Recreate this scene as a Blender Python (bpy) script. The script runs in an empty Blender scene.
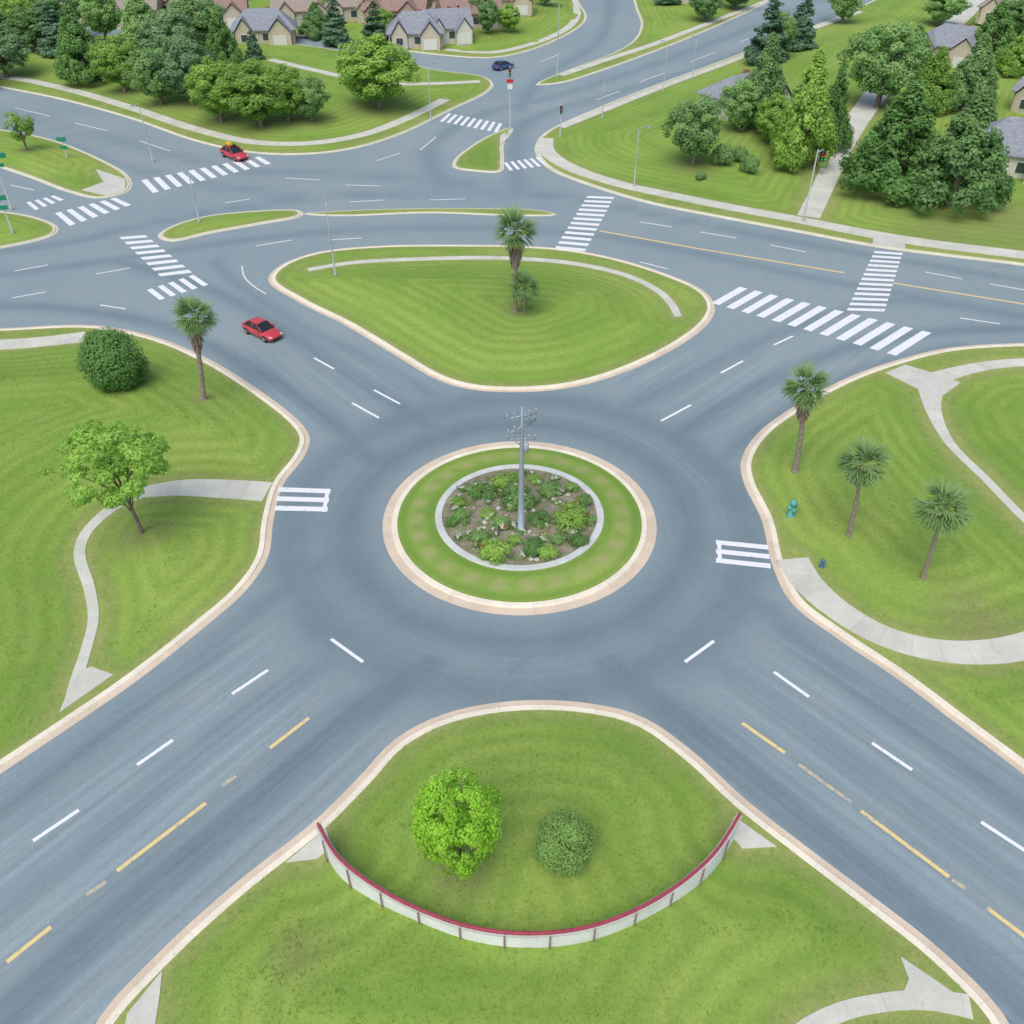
import bpy, math, random, bmesh
import numpy as np
from mathutils import Vector, geometry
random.seed(7); rng=np.random.default_rng(7)
scene=bpy.context.scene
COL=scene.collection
# ---------------------------------------------------------------- survey maths
F=880.0; CH=43.0; PT=math.radians(38.7); cp,sp=math.cos(PT),math.sin(PT)
def G(u,v,z=0.0):
    dx=(u-512)/F; dy=(512-v)/F
    t=(CH-z)/(sp-dy*cp)
    return (dx*t,(cp+dy*sp)*t)
def GA(pts): return np.array([G(p[0],p[1]) for p in pts],float)
def hgt(u,vb,vt,z0=0):
    Y=G(u,vb,z0)[1]; t=(512-vt)/F
    return CH-Y*(sp-t*cp)/(cp+t*sp)-z0
def ppm(v): return cp*(v-(512-F*sp/cp))/CH
# ---------------------------------------------------------------- node helpers
def newmat(name,rough=.8,spec=.3):
    m=bpy.data.materials.new(name); m.use_nodes=True; nt=m.node_tree; nt.nodes.clear()
    o=nt.nodes.new('ShaderNodeOutputMaterial'); b=nt.nodes.new('ShaderNodeBsdfPrincipled')
    nt.links.new(b.outputs[0],o.inputs[0]); b.inputs['Roughness'].default_value=rough
    b.inputs['Specular IOR Level'].default_value=spec
    return m,nt,b
def setin(nt,sock,v):
    if hasattr(v,'is_output'): nt.links.new(v,sock)
    elif isinstance(v,(tuple,list)): sock.default_value=tuple(v)+((1,) if len(v)==3 and len(sock.default_value)==4 else ())
    else: sock.default_value=v
def coord(nt,kind='Object'): return nt.nodes.new('ShaderNodeTexCoord').outputs[kind]
def noise(nt,scale,detail=4,rough=.55,vec=None,dist=0):
    n=nt.nodes.new('ShaderNodeTexNoise'); n.inputs['Scale'].default_value=scale
    n.inputs['Detail'].default_value=detail; n.inputs['Roughness'].default_value=rough; n.inputs['Distortion'].default_value=dist
    nt.links.new(vec if vec is not None else coord(nt),n.inputs['Vector']); return n.outputs['Fac']
def ramp(nt,fac,stops):
    r=nt.nodes.new('ShaderNodeValToRGB'); cr=r.color_ramp
    while len(cr.elements)<len(stops): cr.elements.new(.5)
    for e,(p,c) in zip(cr.elements,stops):
        e.position=p; e.color=(c,c,c,1) if not isinstance(c,(tuple,list)) else tuple(c)+(1,)
    setin(nt,r.inputs[0],fac); return r.outputs[0]
def mix(nt,fac,a,b,mode='MIX'):
    n=nt.nodes.new('ShaderNodeMix'); n.data_type='RGBA'; n.blend_type=mode
    setin(nt,n.inputs[0],fac); setin(nt,n.inputs[6],a); setin(nt,n.inputs[7],b); return n.outputs[2]
def mth(nt,op,a,b=0.0,clamp=False):
    n=nt.nodes.new('ShaderNodeMath'); n.operation=op; n.use_clamp=clamp
    setin(nt,n.inputs[0],a); setin(nt,n.inputs[1],b); return n.outputs[0]
def attr(nt,name):
    n=nt.nodes.new('ShaderNodeAttribute'); n.attribute_name=name; return n.outputs['Fac']
def mapr(nt,v,a,b,c,d):
    n=nt.nodes.new('ShaderNodeMapRange'); setin(nt,n.inputs[0],v)
    for i,x in enumerate((a,b,c,d)): n.inputs[i+1].default_value=x
    return n.outputs[0]
def bump(nt,b,h,strength,dist):
    n=nt.nodes.new('ShaderNodeBump'); n.inputs['Strength'].default_value=strength; n.inputs['Distance'].default_value=dist
    nt.links.new(h,n.inputs['Height']); nt.links.new(n.outputs[0],b.inputs['Normal'])
def simple(name,c,var=.15,scale=3,rough=.7,spec=.3,metal=0,bmp=0):
    m,nt,b=newmat(name,rough,spec); n=noise(nt,scale)
    lo=tuple(x*(1-var) for x in c); hi=tuple(min(1,x*(1+var)) for x in c)
    setin(nt,b.inputs['Base Color'],ramp(nt,n,[(.3,lo),(.7,hi)])); b.inputs['Metallic'].default_value=metal
    if bmp: bump(nt,b,n,bmp,.05)
    return m
# ---------------------------------------------------------------- materials
M_ASPH,nt,b=newmat('asphalt',.85,.25)
big=noise(nt,.045,3,.5); med=noise(nt,.35,5,.6); fine=noise(nt,14,3,.7); fine2=noise(nt,3.0,5,.7)
wear=attr(nt,'wear'); sw=attr(nt,'streak')
cx=nt.nodes.new('ShaderNodeCombineXYZ'); setin(nt,cx.inputs[0],mth(nt,'MULTIPLY',attr(nt,'lat'),1.5)); setin(nt,cx.inputs[1],mth(nt,'MULTIPLY',attr(nt,'lon'),.03))
st=noise(nt,1.0,4,.6,cx.outputs[0])
base=ramp(nt,big,[(.3,(.225,.295,.325)),(.7,(.27,.34,.362))])
base=mix(nt,mapr(nt,med,.35,.7,0,.35),base,(.30,.355,.37))
wv=mth(nt,'MULTIPLY',wear,mapr(nt,med,.3,.75,1.0,.8),True)
base=mix(nt,mth(nt,'MULTIPLY',wv,.72),base,(.12,.175,.213))
base=mix(nt,sw,base,mix(nt,1,base,ramp(nt,st,[(.3,.80),(.5,1.0),(.68,1.2)]),'MULTIPLY'))
base=mix(nt,1,base,ramp(nt,fine,[(.3,.9),(.7,1.1)]),'MULTIPLY')
base=mix(nt,1,base,ramp(nt,fine2,[(.3,.94),(.7,1.06)]),'MULTIPLY')
vo=nt.nodes.new('ShaderNodeTexVoronoi'); vo.feature='DISTANCE_TO_EDGE'; vo.inputs['Scale'].default_value=.075
dv=nt.nodes.new('ShaderNodeVectorMath'); dv.operation='ADD'
nn=nt.nodes.new('ShaderNodeTexNoise'); nn.inputs['Scale'].default_value=.25; nn.inputs['Detail'].default_value=6; nt.links.new(coord(nt),nn.inputs['Vector'])
sc=nt.nodes.new('ShaderNodeVectorMath'); sc.operation='SCALE'; nt.links.new(nn.outputs['Color'],sc.inputs[0]); sc.inputs['Scale'].default_value=7
nt.links.new(coord(nt),dv.inputs[0]); nt.links.new(sc.outputs[0],dv.inputs[1]); nt.links.new(dv.outputs[0],vo.inputs['Vector'])
crk=mapr(nt,vo.outputs['Distance'],0,.006,.35,0); crk=mth(nt,'MULTIPLY',crk,mapr(nt,big,.45,.6,0,1))
base=mix(nt,crk,base,(.11,.135,.155))
setin(nt,b.inputs['Base Color'],base); bump(nt,b,fine,.2,.02)
def grass_mat(name,ring=False):
    m,nt,b=newmat(name,.9,.1)
    n1=noise(nt,.06,3,.5); n2=noise(nt,.3,4,.6); n3=noise(nt,4,5,.7); n4=noise(nt,22,3,.8); n5=noise(nt,1.3,5,.7); n6=noise(nt,.12,3,.5)
    c=ramp(nt,n1,[(.3,(.195,.32,.060)),(.5,(.232,.36,.068)),(.7,(.285,.388,.085))])
    c=mix(nt,mapr(nt,n2,.45,.75,0,.4),c,(.31,.375,.105))
    c=mix(nt,mapr(nt,n5,.3,.55,.22,0),c,(.145,.275,.045))
    ed=attr(nt,'edge')
    s=mth(nt,'SINE',mth(nt,'ADD',mth(nt,'MULTIPLY',ed,4.2),mth(nt,'MULTIPLY',n2,4.0)))
    s2=mth(nt,'SINE',mth(nt,'ADD',mth(nt,'MULTIPLY',ed,.9),mth(nt,'MULTIPLY',n1,9.0)))
    c=mix(nt,mapr(nt,n6,.35,.6,.25,1),c,ramp(nt,mapr(nt,s,-1,1,0,1),[(0,(.86,.90,.88)),(1,(1.09,1.06,1.07))]),'MULTIPLY')
    c=mix(nt,mapr(nt,n6,.4,.65,.9,.3),c,ramp(nt,mapr(nt,s2,-1,1,0,1),[(0,(.88,.92,.89)),(1,1.06)]),'MULTIPLY')
    dry=mth(nt,'MULTIPLY',mapr(nt,ed,.1,1.3,1,0),mapr(nt,n5,.3,.65,.2,1))
    c=mix(nt,mth(nt,'MULTIPLY',dry,.6),c,(.38,.34,.16))
    soil=attr(nt,'soil')
    c=mix(nt,mth(nt,'MULTIPLY',soil,mapr(nt,n5,.3,.65,.15,.8)),c,(.24,.22,.11))
    c=mix(nt,1,c,ramp(nt,n3,[(.28,.88),(.5,1),(.72,1.12)]),'MULTIPLY')
    c=mix(nt,1,c,ramp(nt,n4,[(.3,.85),(.7,1.16)]),'MULTIPLY')
    if ring:
        ck=attr(nt,'check'); c=mix(nt,mth(nt,'MULTIPLY',ck,mapr(nt,n5,.3,.6,.45,.75)),c,(.37,.36,.17))
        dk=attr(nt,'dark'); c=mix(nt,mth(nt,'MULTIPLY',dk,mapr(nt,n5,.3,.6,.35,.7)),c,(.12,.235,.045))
    setin(nt,b.inputs['Base Color'],c); bump(nt,b,n3,.22,.1); return m
M_GRASS=grass_mat('lawn_grass'); M_RGRASS=grass_mat('ring_grass',True)
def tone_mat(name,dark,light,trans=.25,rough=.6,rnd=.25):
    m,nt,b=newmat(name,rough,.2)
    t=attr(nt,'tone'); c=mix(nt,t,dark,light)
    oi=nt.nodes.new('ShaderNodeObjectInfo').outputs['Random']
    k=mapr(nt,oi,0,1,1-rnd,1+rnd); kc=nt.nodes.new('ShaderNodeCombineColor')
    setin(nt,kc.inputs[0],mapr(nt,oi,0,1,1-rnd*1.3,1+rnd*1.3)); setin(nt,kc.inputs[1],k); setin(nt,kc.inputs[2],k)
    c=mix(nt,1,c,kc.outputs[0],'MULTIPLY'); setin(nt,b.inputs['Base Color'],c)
    if trans:
        tr=nt.nodes.new('ShaderNodeBsdfTranslucent'); nt.links.new(c,tr.inputs[0])
        ms=nt.nodes.new('ShaderNodeMixShader'); ms.inputs[0].default_value=trans
        nt.links.new(b.outputs[0],ms.inputs[1]); nt.links.new(tr.outputs[0],ms.inputs[2])
        out=[n for n in nt.nodes if n.type=='OUTPUT_MATERIAL'][0]; nt.links.new(ms.outputs[0],out.inputs[0])
    return m
M_BLADE=tone_mat('grass_blades',(.24,.37,.07),(.36,.46,.14),.3,.8,0)
M_LDARK=tone_mat('leaf_dark',(.15,.28,.14),(.31,.49,.24),.42,.7,.15)
M_LMID=tone_mat('leaf_mid',(.18,.34,.12),(.37,.58,.22),.45,.7,.2)
M_LLIGHT=tone_mat('leaf_light',(.22,.40,.075),(.44,.66,.16),.45,.7,.14)
M_LFRESH=tone_mat('leaf_fresh',(.26,.47,.08),(.50,.76,.18),.5,.7,.04)
M_LBRIGHT=tone_mat('leaf_bright',(.26,.50,.04),(.48,.80,.10),.45,.7,.05)
M_LBUSH=tone_mat('leaf_bush',(.13,.28,.07),(.28,.50,.16),.42,.7,.12)
M_LSOFT=tone_mat('leaf_soft',(.24,.42,.11),(.40,.62,.20),.42,.7,.05)
M_CONI=tone_mat('needle',(.11,.22,.13),(.23,.39,.23),.3,.7)
M_PALM=tone_mat('palm_leaf',(.16,.29,.10),(.39,.55,.24),.4,.6,.1)
M_DEADP=tone_mat('palm_dead',(.18,.13,.10),(.42,.33,.26),.1,.9,.1)
M_SHR=tone_mat('shrub_leaf',(.13,.28,.08),(.32,.53,.18),.35,.7,.3)
M_BARK=simple('bark',(.22,.175,.14),.35,6,.9,bmp=.5)
M_PBARK=simple('palm_bark',(.29,.24,.20),.35,8,.9,bmp=.5)
def conc(name,c,joint=0,jd=.3,sv=.04):
    m,nt,b=newmat(name,.85,.2); n=noise(nt,.5,5,.65); n2=noise(nt,9,4,.7)
    cc=ramp(nt,n,[(.3,tuple(x*.88 for x in c)),(.7,tuple(min(.95,x*1.08) for x in c))])
    cc=mix(nt,1,cc,ramp(nt,n2,[(.3,.9),(.7,1.08)]),'MULTIPLY')
    if joint:
        s=attr(nt,'along'); q=mth(nt,'DIVIDE',s,joint); fr=mth(nt,'FRACT',q)
        wn=nt.nodes.new('ShaderNodeTexWhiteNoise'); wn.noise_dimensions='1D'; nt.links.new(mth(nt,'FLOOR',q),wn.inputs['W'])
        cc=mix(nt,1,cc,ramp(nt,wn.outputs['Value'],[(0,1-sv),(1,1+sv)]),'MULTIPLY')
        cc=mix(nt,mth(nt,'MULTIPLY',mth(nt,'LESS_THAN',fr,.03),jd),cc,(.2,.19,.16))
    setin(nt,b.inputs['Base Color'],cc); bump(nt,b,n2,.15,.02); return m
M_CONC=conc('pavement_concrete',(.62,.62,.54),1.8,.2,.05)
M_PAD=conc('pad_concrete',(.60,.60,.53))
M_KERB=conc('kerb_concrete',(.84,.77,.63),3.0,.12,.03)
M_GUT=conc('gutter_concrete',(.68,.57,.44),3.0,.08,.04)
M_FKERB=conc('pale_kerb',(.66,.64,.50))
M_STONE=conc('planter_stone',(.60,.63,.61),1.2,.2,.05)
def paint(name,c,thr=.36):
    m,nt,b=newmat(name,.6,.3); n=noise(nt,2.2,6,.75); n2=noise(nt,12,3,.7)
    k=mth(nt,'MULTIPLY',mapr(nt,n,thr-.06,thr+.06,0,1),mapr(nt,n2,.3,.45,.6,1))
    setin(nt,b.inputs['Base Color'],mix(nt,k,(.33,.37,.385),c)); return m
M_WHITE=paint('white_road_paint',(.82,.84,.84)); M_YEL=paint('yellow_road_paint',(.80,.62,.27),.40)
M_WORN=paint('worn_yellow_paint',(.58,.50,.31),.50)
# ---------------------------------------------------------------- mesh helpers
def mesh(name,v,f,mats,attrs=None,smooth=False,midx=None):
    me=bpy.data.meshes.new(name); me.from_pydata([tuple(x) for x in v],[],[tuple(x) for x in f])
    for m in mats: me.materials.append(m)
    if attrs:
        for k,a in attrs.items():
            at=me.attributes.new(k,'FLOAT','POINT'); at.data.foreach_set('value',np.asarray(a,np.float32))
    if smooth: me.polygons.foreach_set('use_smooth',[True]*len(me.polygons))
    if midx is not None: me.polygons.foreach_set('material_index',midx)
    me.update(); return me
def struct(name,me,kind='structure',label=None):
    o=bpy.data.objects.new(name,me); COL.objects.link(o); o['kind']=kind
    if label: o['label']=label; o['category']=name.replace('_',' ')
    return o
def spawn(name,parts,loc,rz=0,scale=(1,1,1),label='',cat='',group=None,tilt=(0,0)):
    e=bpy.data.objects.new(name,None); e.empty_display_size=.3; COL.objects.link(e)
    e.location=loc; e.rotation_euler=(tilt[0],tilt[1],rz); e.scale=scale
    e['label']=label; e['category']=cat
    if group: e['group']=group
    def add(ps,par):
        for p in ps:
            o=bpy.data.objects.new(p['n'],p['m']); COL.objects.link(o); o.parent=par
            o.location=p.get('l',(0,0,0)); o.rotation_euler=p.get('r',(0,0,0)); o.scale=p.get('s',(1,1,1))
            if 'lab' in p: o['label']=p['lab']
            add(p.get('c',[]),o)
    add(parts,e); return e
def P(n,m,l=(0,0,0),r=(0,0,0),c=(),s=(1,1,1)): return dict(n=n,m=m,l=l,r=r,c=list(c),s=s)
def catmull(p,closed=True,sub=10):
    p=np.asarray(p,float); n=len(p); out=[]
    rngi=range(n) if closed else range(n-1)
    for i in rngi:
        if closed: a,b_,c,d=p[(i-1)%n],p[i],p[(i+1)%n],p[(i+2)%n]
        else: a,b_,c,d=p[max(i-1,0)],p[i],p[i+1],p[min(i+2,n-1)]
        t0=0;t1=t0+max(np.linalg.norm(b_[:2]-a[:2]),1e-3)**.5;t2=t1+max(np.linalg.norm(c[:2]-b_[:2]),1e-3)**.5;t3=t2+max(np.linalg.norm(d[:2]-c[:2]),1e-3)**.5
        for k in range(sub):
            t=t1+(t2-t1)*k/sub
            A1=(t1-t)/(t1-t0)*a+(t-t0)/(t1-t0)*b_; A2=(t2-t)/(t2-t1)*b_+(t-t1)/(t2-t1)*c; A3=(t3-t)/(t3-t2)*c+(t-t2)/(t3-t2)*d
            B1=(t2-t)/(t2-t0)*A1+(t-t0)/(t2-t0)*A2; B2=(t3-t)/(t3-t1)*A2+(t-t1)/(t3-t1)*A3
            out.append((t2-t)/(t2-t1)*B1+(t-t1)/(t2-t1)*B2)
    if not closed: out.append(p[-1])
    return np.array(out)
def resample(p,step,closed=True):
    q=np.vstack([p,p[:1]]) if closed else p
    d=np.r_[0,np.cumsum(np.linalg.norm(np.diff(q[:,:2],axis=0),axis=1))]
    n=max(4,int(d[-1]/step)); t=np.linspace(0,d[-1],n+1)
    if closed: t=t[:-1]
    return np.stack([np.interp(t,d,q[:,k]) for k in range(q.shape[1])],1)
def ccw(p):
    x,y=p[:,0],p[:,1]
    return p if np.sum(x*np.roll(y,-1)-y*np.roll(x,-1))>0 else p[::-1].copy()
def unit(a): return a/np.maximum(np.linalg.norm(a,axis=-1,keepdims=True),1e-9)
def offset(p,d):
    t1=unit(p-np.roll(p,1,0)); t2=unit(np.roll(p,-1,0)-p)
    n1=np.stack([-t1[:,1],t1[:,0]],1); n2=np.stack([-t2[:,1],t2[:,0]],1)
    n=unit(n1+n2); c=np.maximum((n*n1).sum(1,keepdims=True),.6)
    return p+n*d/c
def segdist(Pt,A,B):
    out=np.full(len(Pt),1e9)
    for i in range(0,len(Pt),4000):
        q=Pt[i:i+4000,None,:]; ab=(B-A)[None]; t=((q-A[None])*ab).sum(2)/np.maximum((ab*ab).sum(2),1e-9)
        t=np.clip(t,0,1)[...,None]; dd=np.linalg.norm(q-(A[None]+ab*t),axis=2); out[i:i+4000]=dd.min(1)
    return out
def inside(Pt,poly):
    x,y=Pt[:,0],Pt[:,1]; r=np.zeros(len(Pt),bool)
    for i in range(len(poly)):
        x1,y1=poly[i-1]; x2,y2=poly[i]
        if y1==y2: continue
        c=((y1>y)!=(y2>y))&(x<(x2-x1)*(y-y1)/(y2-y1)+x1); r^=c
    return r
# ---------------------------------------------------------------- kerb + lawn blocks
KZ=.13
def kerb(poly,gut,kw,h,mats,name='kerb'):
    prof=[(-gut,.008),(0,.014),(.03,h-.02),(.06,h),(kw,h),(kw+.03,h-.08)]
    V=[];Fc=[];mi=[];n=len(poly)
    al=np.r_[0,np.cumsum(np.linalg.norm(np.diff(poly,axis=0),axis=1))]; AL=[]
    for d,z in prof:
        r=offset(poly,d); V+= [(x,y,z) for x,y in r]; AL+=list(al)
    for k in range(len(prof)-1):
        for i in range(n):
            j=(i+1)%n; Fc.append((k*n+i,k*n+j,(k+1)*n+j,(k+1)*n+i)); mi.append(0 if k==0 else 1)
    struct(name,mesh(name,V,Fc,mats,{'along':AL},midx=mi))
PATHS=[]
def ribbon(pts,z=KZ+.02,name='path',mat=None,closed=False,register=True,step=.8):
    w=np.array([[*G(u,v),ww] for u,v,ww in pts]); w=resample(catmull(w,closed),step,closed)
    c=w[:,:2]; t=unit(np.gradient(c,axis=0)); nr=np.stack([-t[:,1],t[:,0]],1); hw=w[:,2:3]/2
    L=c+nr*hw; R=c-nr*hw; n=len(c); V=[(x,y,z) for x,y in L]+[(x,y,z) for x,y in R]+[(x,y,z-.06) for x,y in L]+[(x,y,z-.06) for x,y in R]
    Fc=[]
    for i in range(n-1):
        Fc+= [(n+i,n+i+1,i+1,i),(i,i+1,2*n+i+1,2*n+i),(3*n+i,3*n+i+1,n+i+1,n+i)]
    al=np.r_[0,np.cumsum(np.linalg.norm(np.diff(c,axis=0),axis=1))]
    struct(name,mesh(name,V,Fc,[mat or M_CONC],{'along':np.tile(al,4)}))
    if register: PATHS.append((c,float(w[:,2].max())/2))
def pad(pts,z=KZ+.026,name='pavement'):
    p=ccw(GA(pts)); n=len(p)
    V=[(x,y,z) for x,y in p]+[(x,y,z-.08) for x,y in p]
    Fc=[tuple(range(n))]+[(i,n+i,n+(i+1)%n,(i+1)%n) for i in range(n)]
    struct(name,mesh(name,V,Fc,[M_PAD])); PATHS.append((np.vstack([p,p[:1]]),.15)); PADS.append(p)
PADS=[]
ribbon([(268,493,2.5),(225,490,2.4),(180,489,2.1),(145,493,1.5)],z=KZ+.02)
ribbon([(150,492,1.4),(128,500,1.1),(104,516,.95),(86,535,.85),(80,555,.8),(90,590,.75),(94,620,.7),(87,650,.7),(77,682,.8),(73,700,.9)],z=KZ+.025)
ribbon([(-160,350,2.2),(0,346,2.2),(40,343,2.2),(85,338,2.4)])
ribbon([(930,392,2.2),(933,412,1.4),(950,445,.9),(985,480,.8),(1024,520,.8),(1080,570,.8)])
ribbon([(925,384,2.4),(950,375,1.8),(985,367,1.5),(1030,363,1.5),(1150,363,1.5)])
ribbon([(792,560,2.4),(808,585,2.3),(840,613,2.1),(885,638,2.0),(940,652,2.0),(1000,652,2.1),(1060,635,2.1),(1130,600,2.1)])
ribbon([(308,271,.9),(350,264,.9),(420,260,1.0),(500,259,1.0),(570,264,1.0),(625,276,.9),(658,292,.9),(672,306,.9),(678,318,.8)])
ribbon([(546,139,2.6),(547,152,2.6),(570,168,2.6),(620,185,2.4),(680,198,2.4),(740,210,2.4),(800,221,2.4),(860,233,2.6),(920,243,2.6),(1024,256,2.6),(1200,276,2.6)])
ribbon([(808,218,3.0),(822,190,3.0),(838,155,3.4),(858,120,4.),(885,85,4.5),(925,48,4.5),(960,18,5),(990,-15,5)],z=KZ+.032)
ribbon([(-200,62,2),(0,77,2.2),(60,88,2.2),(130,108,2.2),(200,131,2.2),(255,143,2.2),(310,144,2.2),(360,136,2.2),(400,122,2.2),(445,100,2.2)])
ribbon([(270,60,2),(320,72,2),(380,84,2),(440,84,2),(480,82,2)])
ribbon([(560,76,2),(610,59,2),(650,46,2),(700,27,2),(760,4,2),(800,-12,2)])
ribbon([(445,50,2),(490,53,2),(530,45,2),(565,30,2),(577,15,2),(570,-5,2)])
ribbon([(560,128,1.8),(610,108,1.8),(660,88,1.8),(730,62,1.8),(800,34,1.8),(860,12,2)])
pad([(60,714),(76,674),(92,668),(114,676)])
pad([(885,374),(905,366),(945,378),(960,384),(938,400)])
pad([(286,864),(326,830),(332,848),(318,860)])
pad([(728,834),(734,818),(776,848),(742,850)])
pad([(122,1050),(128,1015),(163,972),(160,1000),(152,1050)])
pad([(900,958),(966,1003),(930,1000),(900,1000),(908,980)])
ribbon([(760,1080,.9),(800,1035,.85),(840,1013,.8),(880,1004,.8),(925,1001,.9),(970,1008,1.1)],z=KZ+.018)
pad([(96,170),(126,180),(125,191),(108,197),(82,191),(104,183)])
pad([(874,235),(905,240),(905,250),(872,245)])
pad([(505,133),(500,137),(500,146),(507,140)])
LAWNS=[]; TREES_AT=[]
def lawn_fields(L,Pt):
    p=L['poly']; d=segdist(Pt,p,np.roll(p,-1,0)); dp=np.full(len(Pt),1e9)
    lo=p.min(0)-3; hi=p.max(0)+3
    for c,hw in PATHS:
        if c[:,0].max()<lo[0] or c[:,0].min()>hi[0] or c[:,1].max()<lo[1] or c[:,1].min()>hi[1]: continue
        dp=np.minimum(dp,segdist(Pt,c[:-1],c[1:])-hw)
    for q in PADS: dp[inside(Pt,q)]=-.2
    e=np.minimum(d,np.maximum(dp,0)); t=np.clip((np.minimum(d-.3,dp-.6))/L['fall'],0,1); t=t*t*(3-2*t)
    z=L['z']+t*L['A']*(1+.25*np.sin(Pt[:,0]*.23+1)*np.sin(Pt[:,1]*.19+.4))
    return z,e,dp
def lawn(px,A=.8,fall=7,sp_=1.0,kmats=None,gut=.42,kw=.42,world=None,name='lawn'):
    poly=ccw(resample(catmull(GA(px)),max(.8,sp_*.8)))
    kerb(poly,gut,kw,KZ,kmats or [M_GUT,M_KERB])
    ip=offset(poly,kw-.01); L=dict(poly=ip,A=A,fall=fall,z=KZ-.015); LAWNS.append(L)
    lo=ip.min(0);hi=ip.max(0)
    gx,gy=np.meshgrid(np.arange(lo[0],hi[0],sp_),np.arange(lo[1],hi[1],sp_))
    q=np.stack([gx.ravel(),gy.ravel()],1)+rng.uniform(-.12,.12,(gx.size,2))*sp_
    q=q[inside(q,ip)]; q=q[segdist(q,ip,np.roll(ip,-1,0))>.4*sp_]
    allp=np.vstack([ip,q]); n=len(ip)
    vs,_,fs,_,_,_=geometry.delaunay_2d_cdt([Vector(x) for x in allp],[],[list(range(n))],1,1e-4)
    W=np.array([tuple(v) for v in vs]); z,e,_dp=lawn_fields(L,W)
    soil=np.zeros(len(W))
    for (tx,ty,r) in TREES_AT: soil=np.maximum(soil,np.clip(1.15-np.hypot(W[:,0]-tx,W[:,1]-ty)/r,0,1))
    fs=[f if ((W[f[1]]-W[f[0]])[0]*(W[f[2]]-W[f[0]])[1]-(W[f[1]]-W[f[0]])[1]*(W[f[2]]-W[f[0]])[0])>0 else f[::-1] for f in fs]
    struct(name,mesh(name,np.c_[W,z],fs,[M_GRASS],{'edge':e,'soil':soil},smooth=True))
def ground_z(x,y):
    for L in LAWNS:
        q=np.array([[x,y]])
        if inside(q,L['poly'])[0]: return float(lawn_fields(L,q)[0][0])
    return 0.0
TL=[(8,78,22,54,'dark'),(38,56,10,50,'mid'),(88,84,2,52,'cone'),(126,94,34,46,'light'),(163,106,44,50,'mid'),(194,108,38,56,'dark'),(-5,60,8,50,'mid'),(62,60,18,40,'conifer'),
(222,124,57,56,'light'),(262,130,62,60,'light'),(290,128,70,44,'light'),(313,128,79,34,'mid'),(380,112,36,72,'light'),
(150,62,-8,52,'cone'),(205,66,-4,58,'mid'),(178,80,16,52,'dark'),(228,78,14,40,'cone'),(338,46,-5,30,'conifer'),(376,44,0,30,'conifer'),(255,60,28,18,'conifer'),
(488,38,2,24,'mid'),(509,36,6,22,'light'),(28,154,110,28,'airy'),(318,38,0,34,'cone'),(66,40,-12,44,'mid'),(10,30,-20,44,'dark'),(108,46,-8,42,'mid'),(28,36,-14,40,'light'),
(692,172,98,50,'mid'),(757,136,36,48,'cone'),(738,138,82,40,'mid'),(797,168,42,62,'conelight'),(826,150,62,42,'cone'),(772,150,96,40,'light'),(765,66,-6,40,'conifer'),(797,52,-12,32,'conifer'),(776,62,10,34,'mid'),
(876,108,14,70,'mid'),(888,196,76,84,'cone'),(948,212,90,90,'cone'),(925,116,46,50,'conelight'),(962,116,38,54,'cone'),(985,68,0,48,'cone'),(905,150,88,38,'conelight'),
(940,26,-14,44,'mid'),(1010,82,34,40,'conelight'),(908,74,22,48,'cone'),(1015,44,-2,44,'mid'),(705,22,-20,34,'mid'),(735,10,-30,34,'dark'),
(842,24,-30,38,'mid'),(1075,150,60,70,'mid'),(1075,60,10,60,'dark'),(-30,90,30,50,'mid'),(-40,50,0,60,'dark'),(545,8,-25,26,'mid'),(415,4,-24,34,'mid'),(235,22,-20,40,'dark'),(668,6,-25,28,'conifer'),(365,2,-24,34,'dark'),(520,2,-24,30,'mid'),(180,10,-24,40,'dark'),(620,-14,-34,30,'dark'),(330,26,-12,20,'mid'),(482,30,-6,24,'mid'),(385,36,10,20,'light'),(456,40,14,18,'mid')]
for (u,vb,vt,w,k) in TL:
    x,y=G(u,vb); TREES_AT.append((x,y,w/ppm(vb)*.62))
for (u,v,r) in [(143,537,3.0),(462,880,2.0),(515,322,2.0),(205,404,1.2),(975,620,4.0),(300,962,1.5),(1000,225,9),(940,230,7)]: TREES_AT.append((*G(u,v),r))
lawn([(0,768),(60,728),(130,680),(200,625),(240,590),(262,558),(268,520),(279,483),(299,457),(305,440),(297,425),(250,388),(200,358),(150,338),(90,327),(0,330),(-150,335),(-350,350),(-350,980),(-100,838)],1.2,9)
lawn([(1024,768),(960,720),(900,675),(840,635),(797,602),(778,565),(767,520),(749,483),(746,462),(762,435),(800,407),(850,380),(900,362),(950,350),(1024,345),(1180,345),(1380,360),(1380,1000),(1130,850)],1.0,9)
lawn([(92,1060),(105,1024),(160,962),(235,893),(320,825),(365,780),(400,743),(450,718),(520,706),(590,709),(640,722),(690,757),(740,803),(800,850),(870,903),(930,950),(985,1003),(1000,1024),(1018,1060),(1030,1150),(85,1150)],.9,7)
lawn([(272,280),(285,265),(320,253),(380,247),(450,246),(520,247),(570,251),(620,261),(670,277),(700,291),(711,306),(705,322),(680,342),(640,363),(600,378),(560,387),(510,390),(470,387),(440,378),(400,355),(350,325),(300,300)],1.3,8)
fk=[M_FKERB,M_FKERB]
lawn([(-250,50),(-100,68),(0,87),(60,99),(130,118),(200,142),(255,153),(310,154),(355,148),(400,134),(450,110),(485,93),(492,84),(480,76),(440,71),(400,62),(340,51),(280,43),(150,38),(0,32),(-250,25)],1.2,12,2.5,fk,.3,.3)
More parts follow.
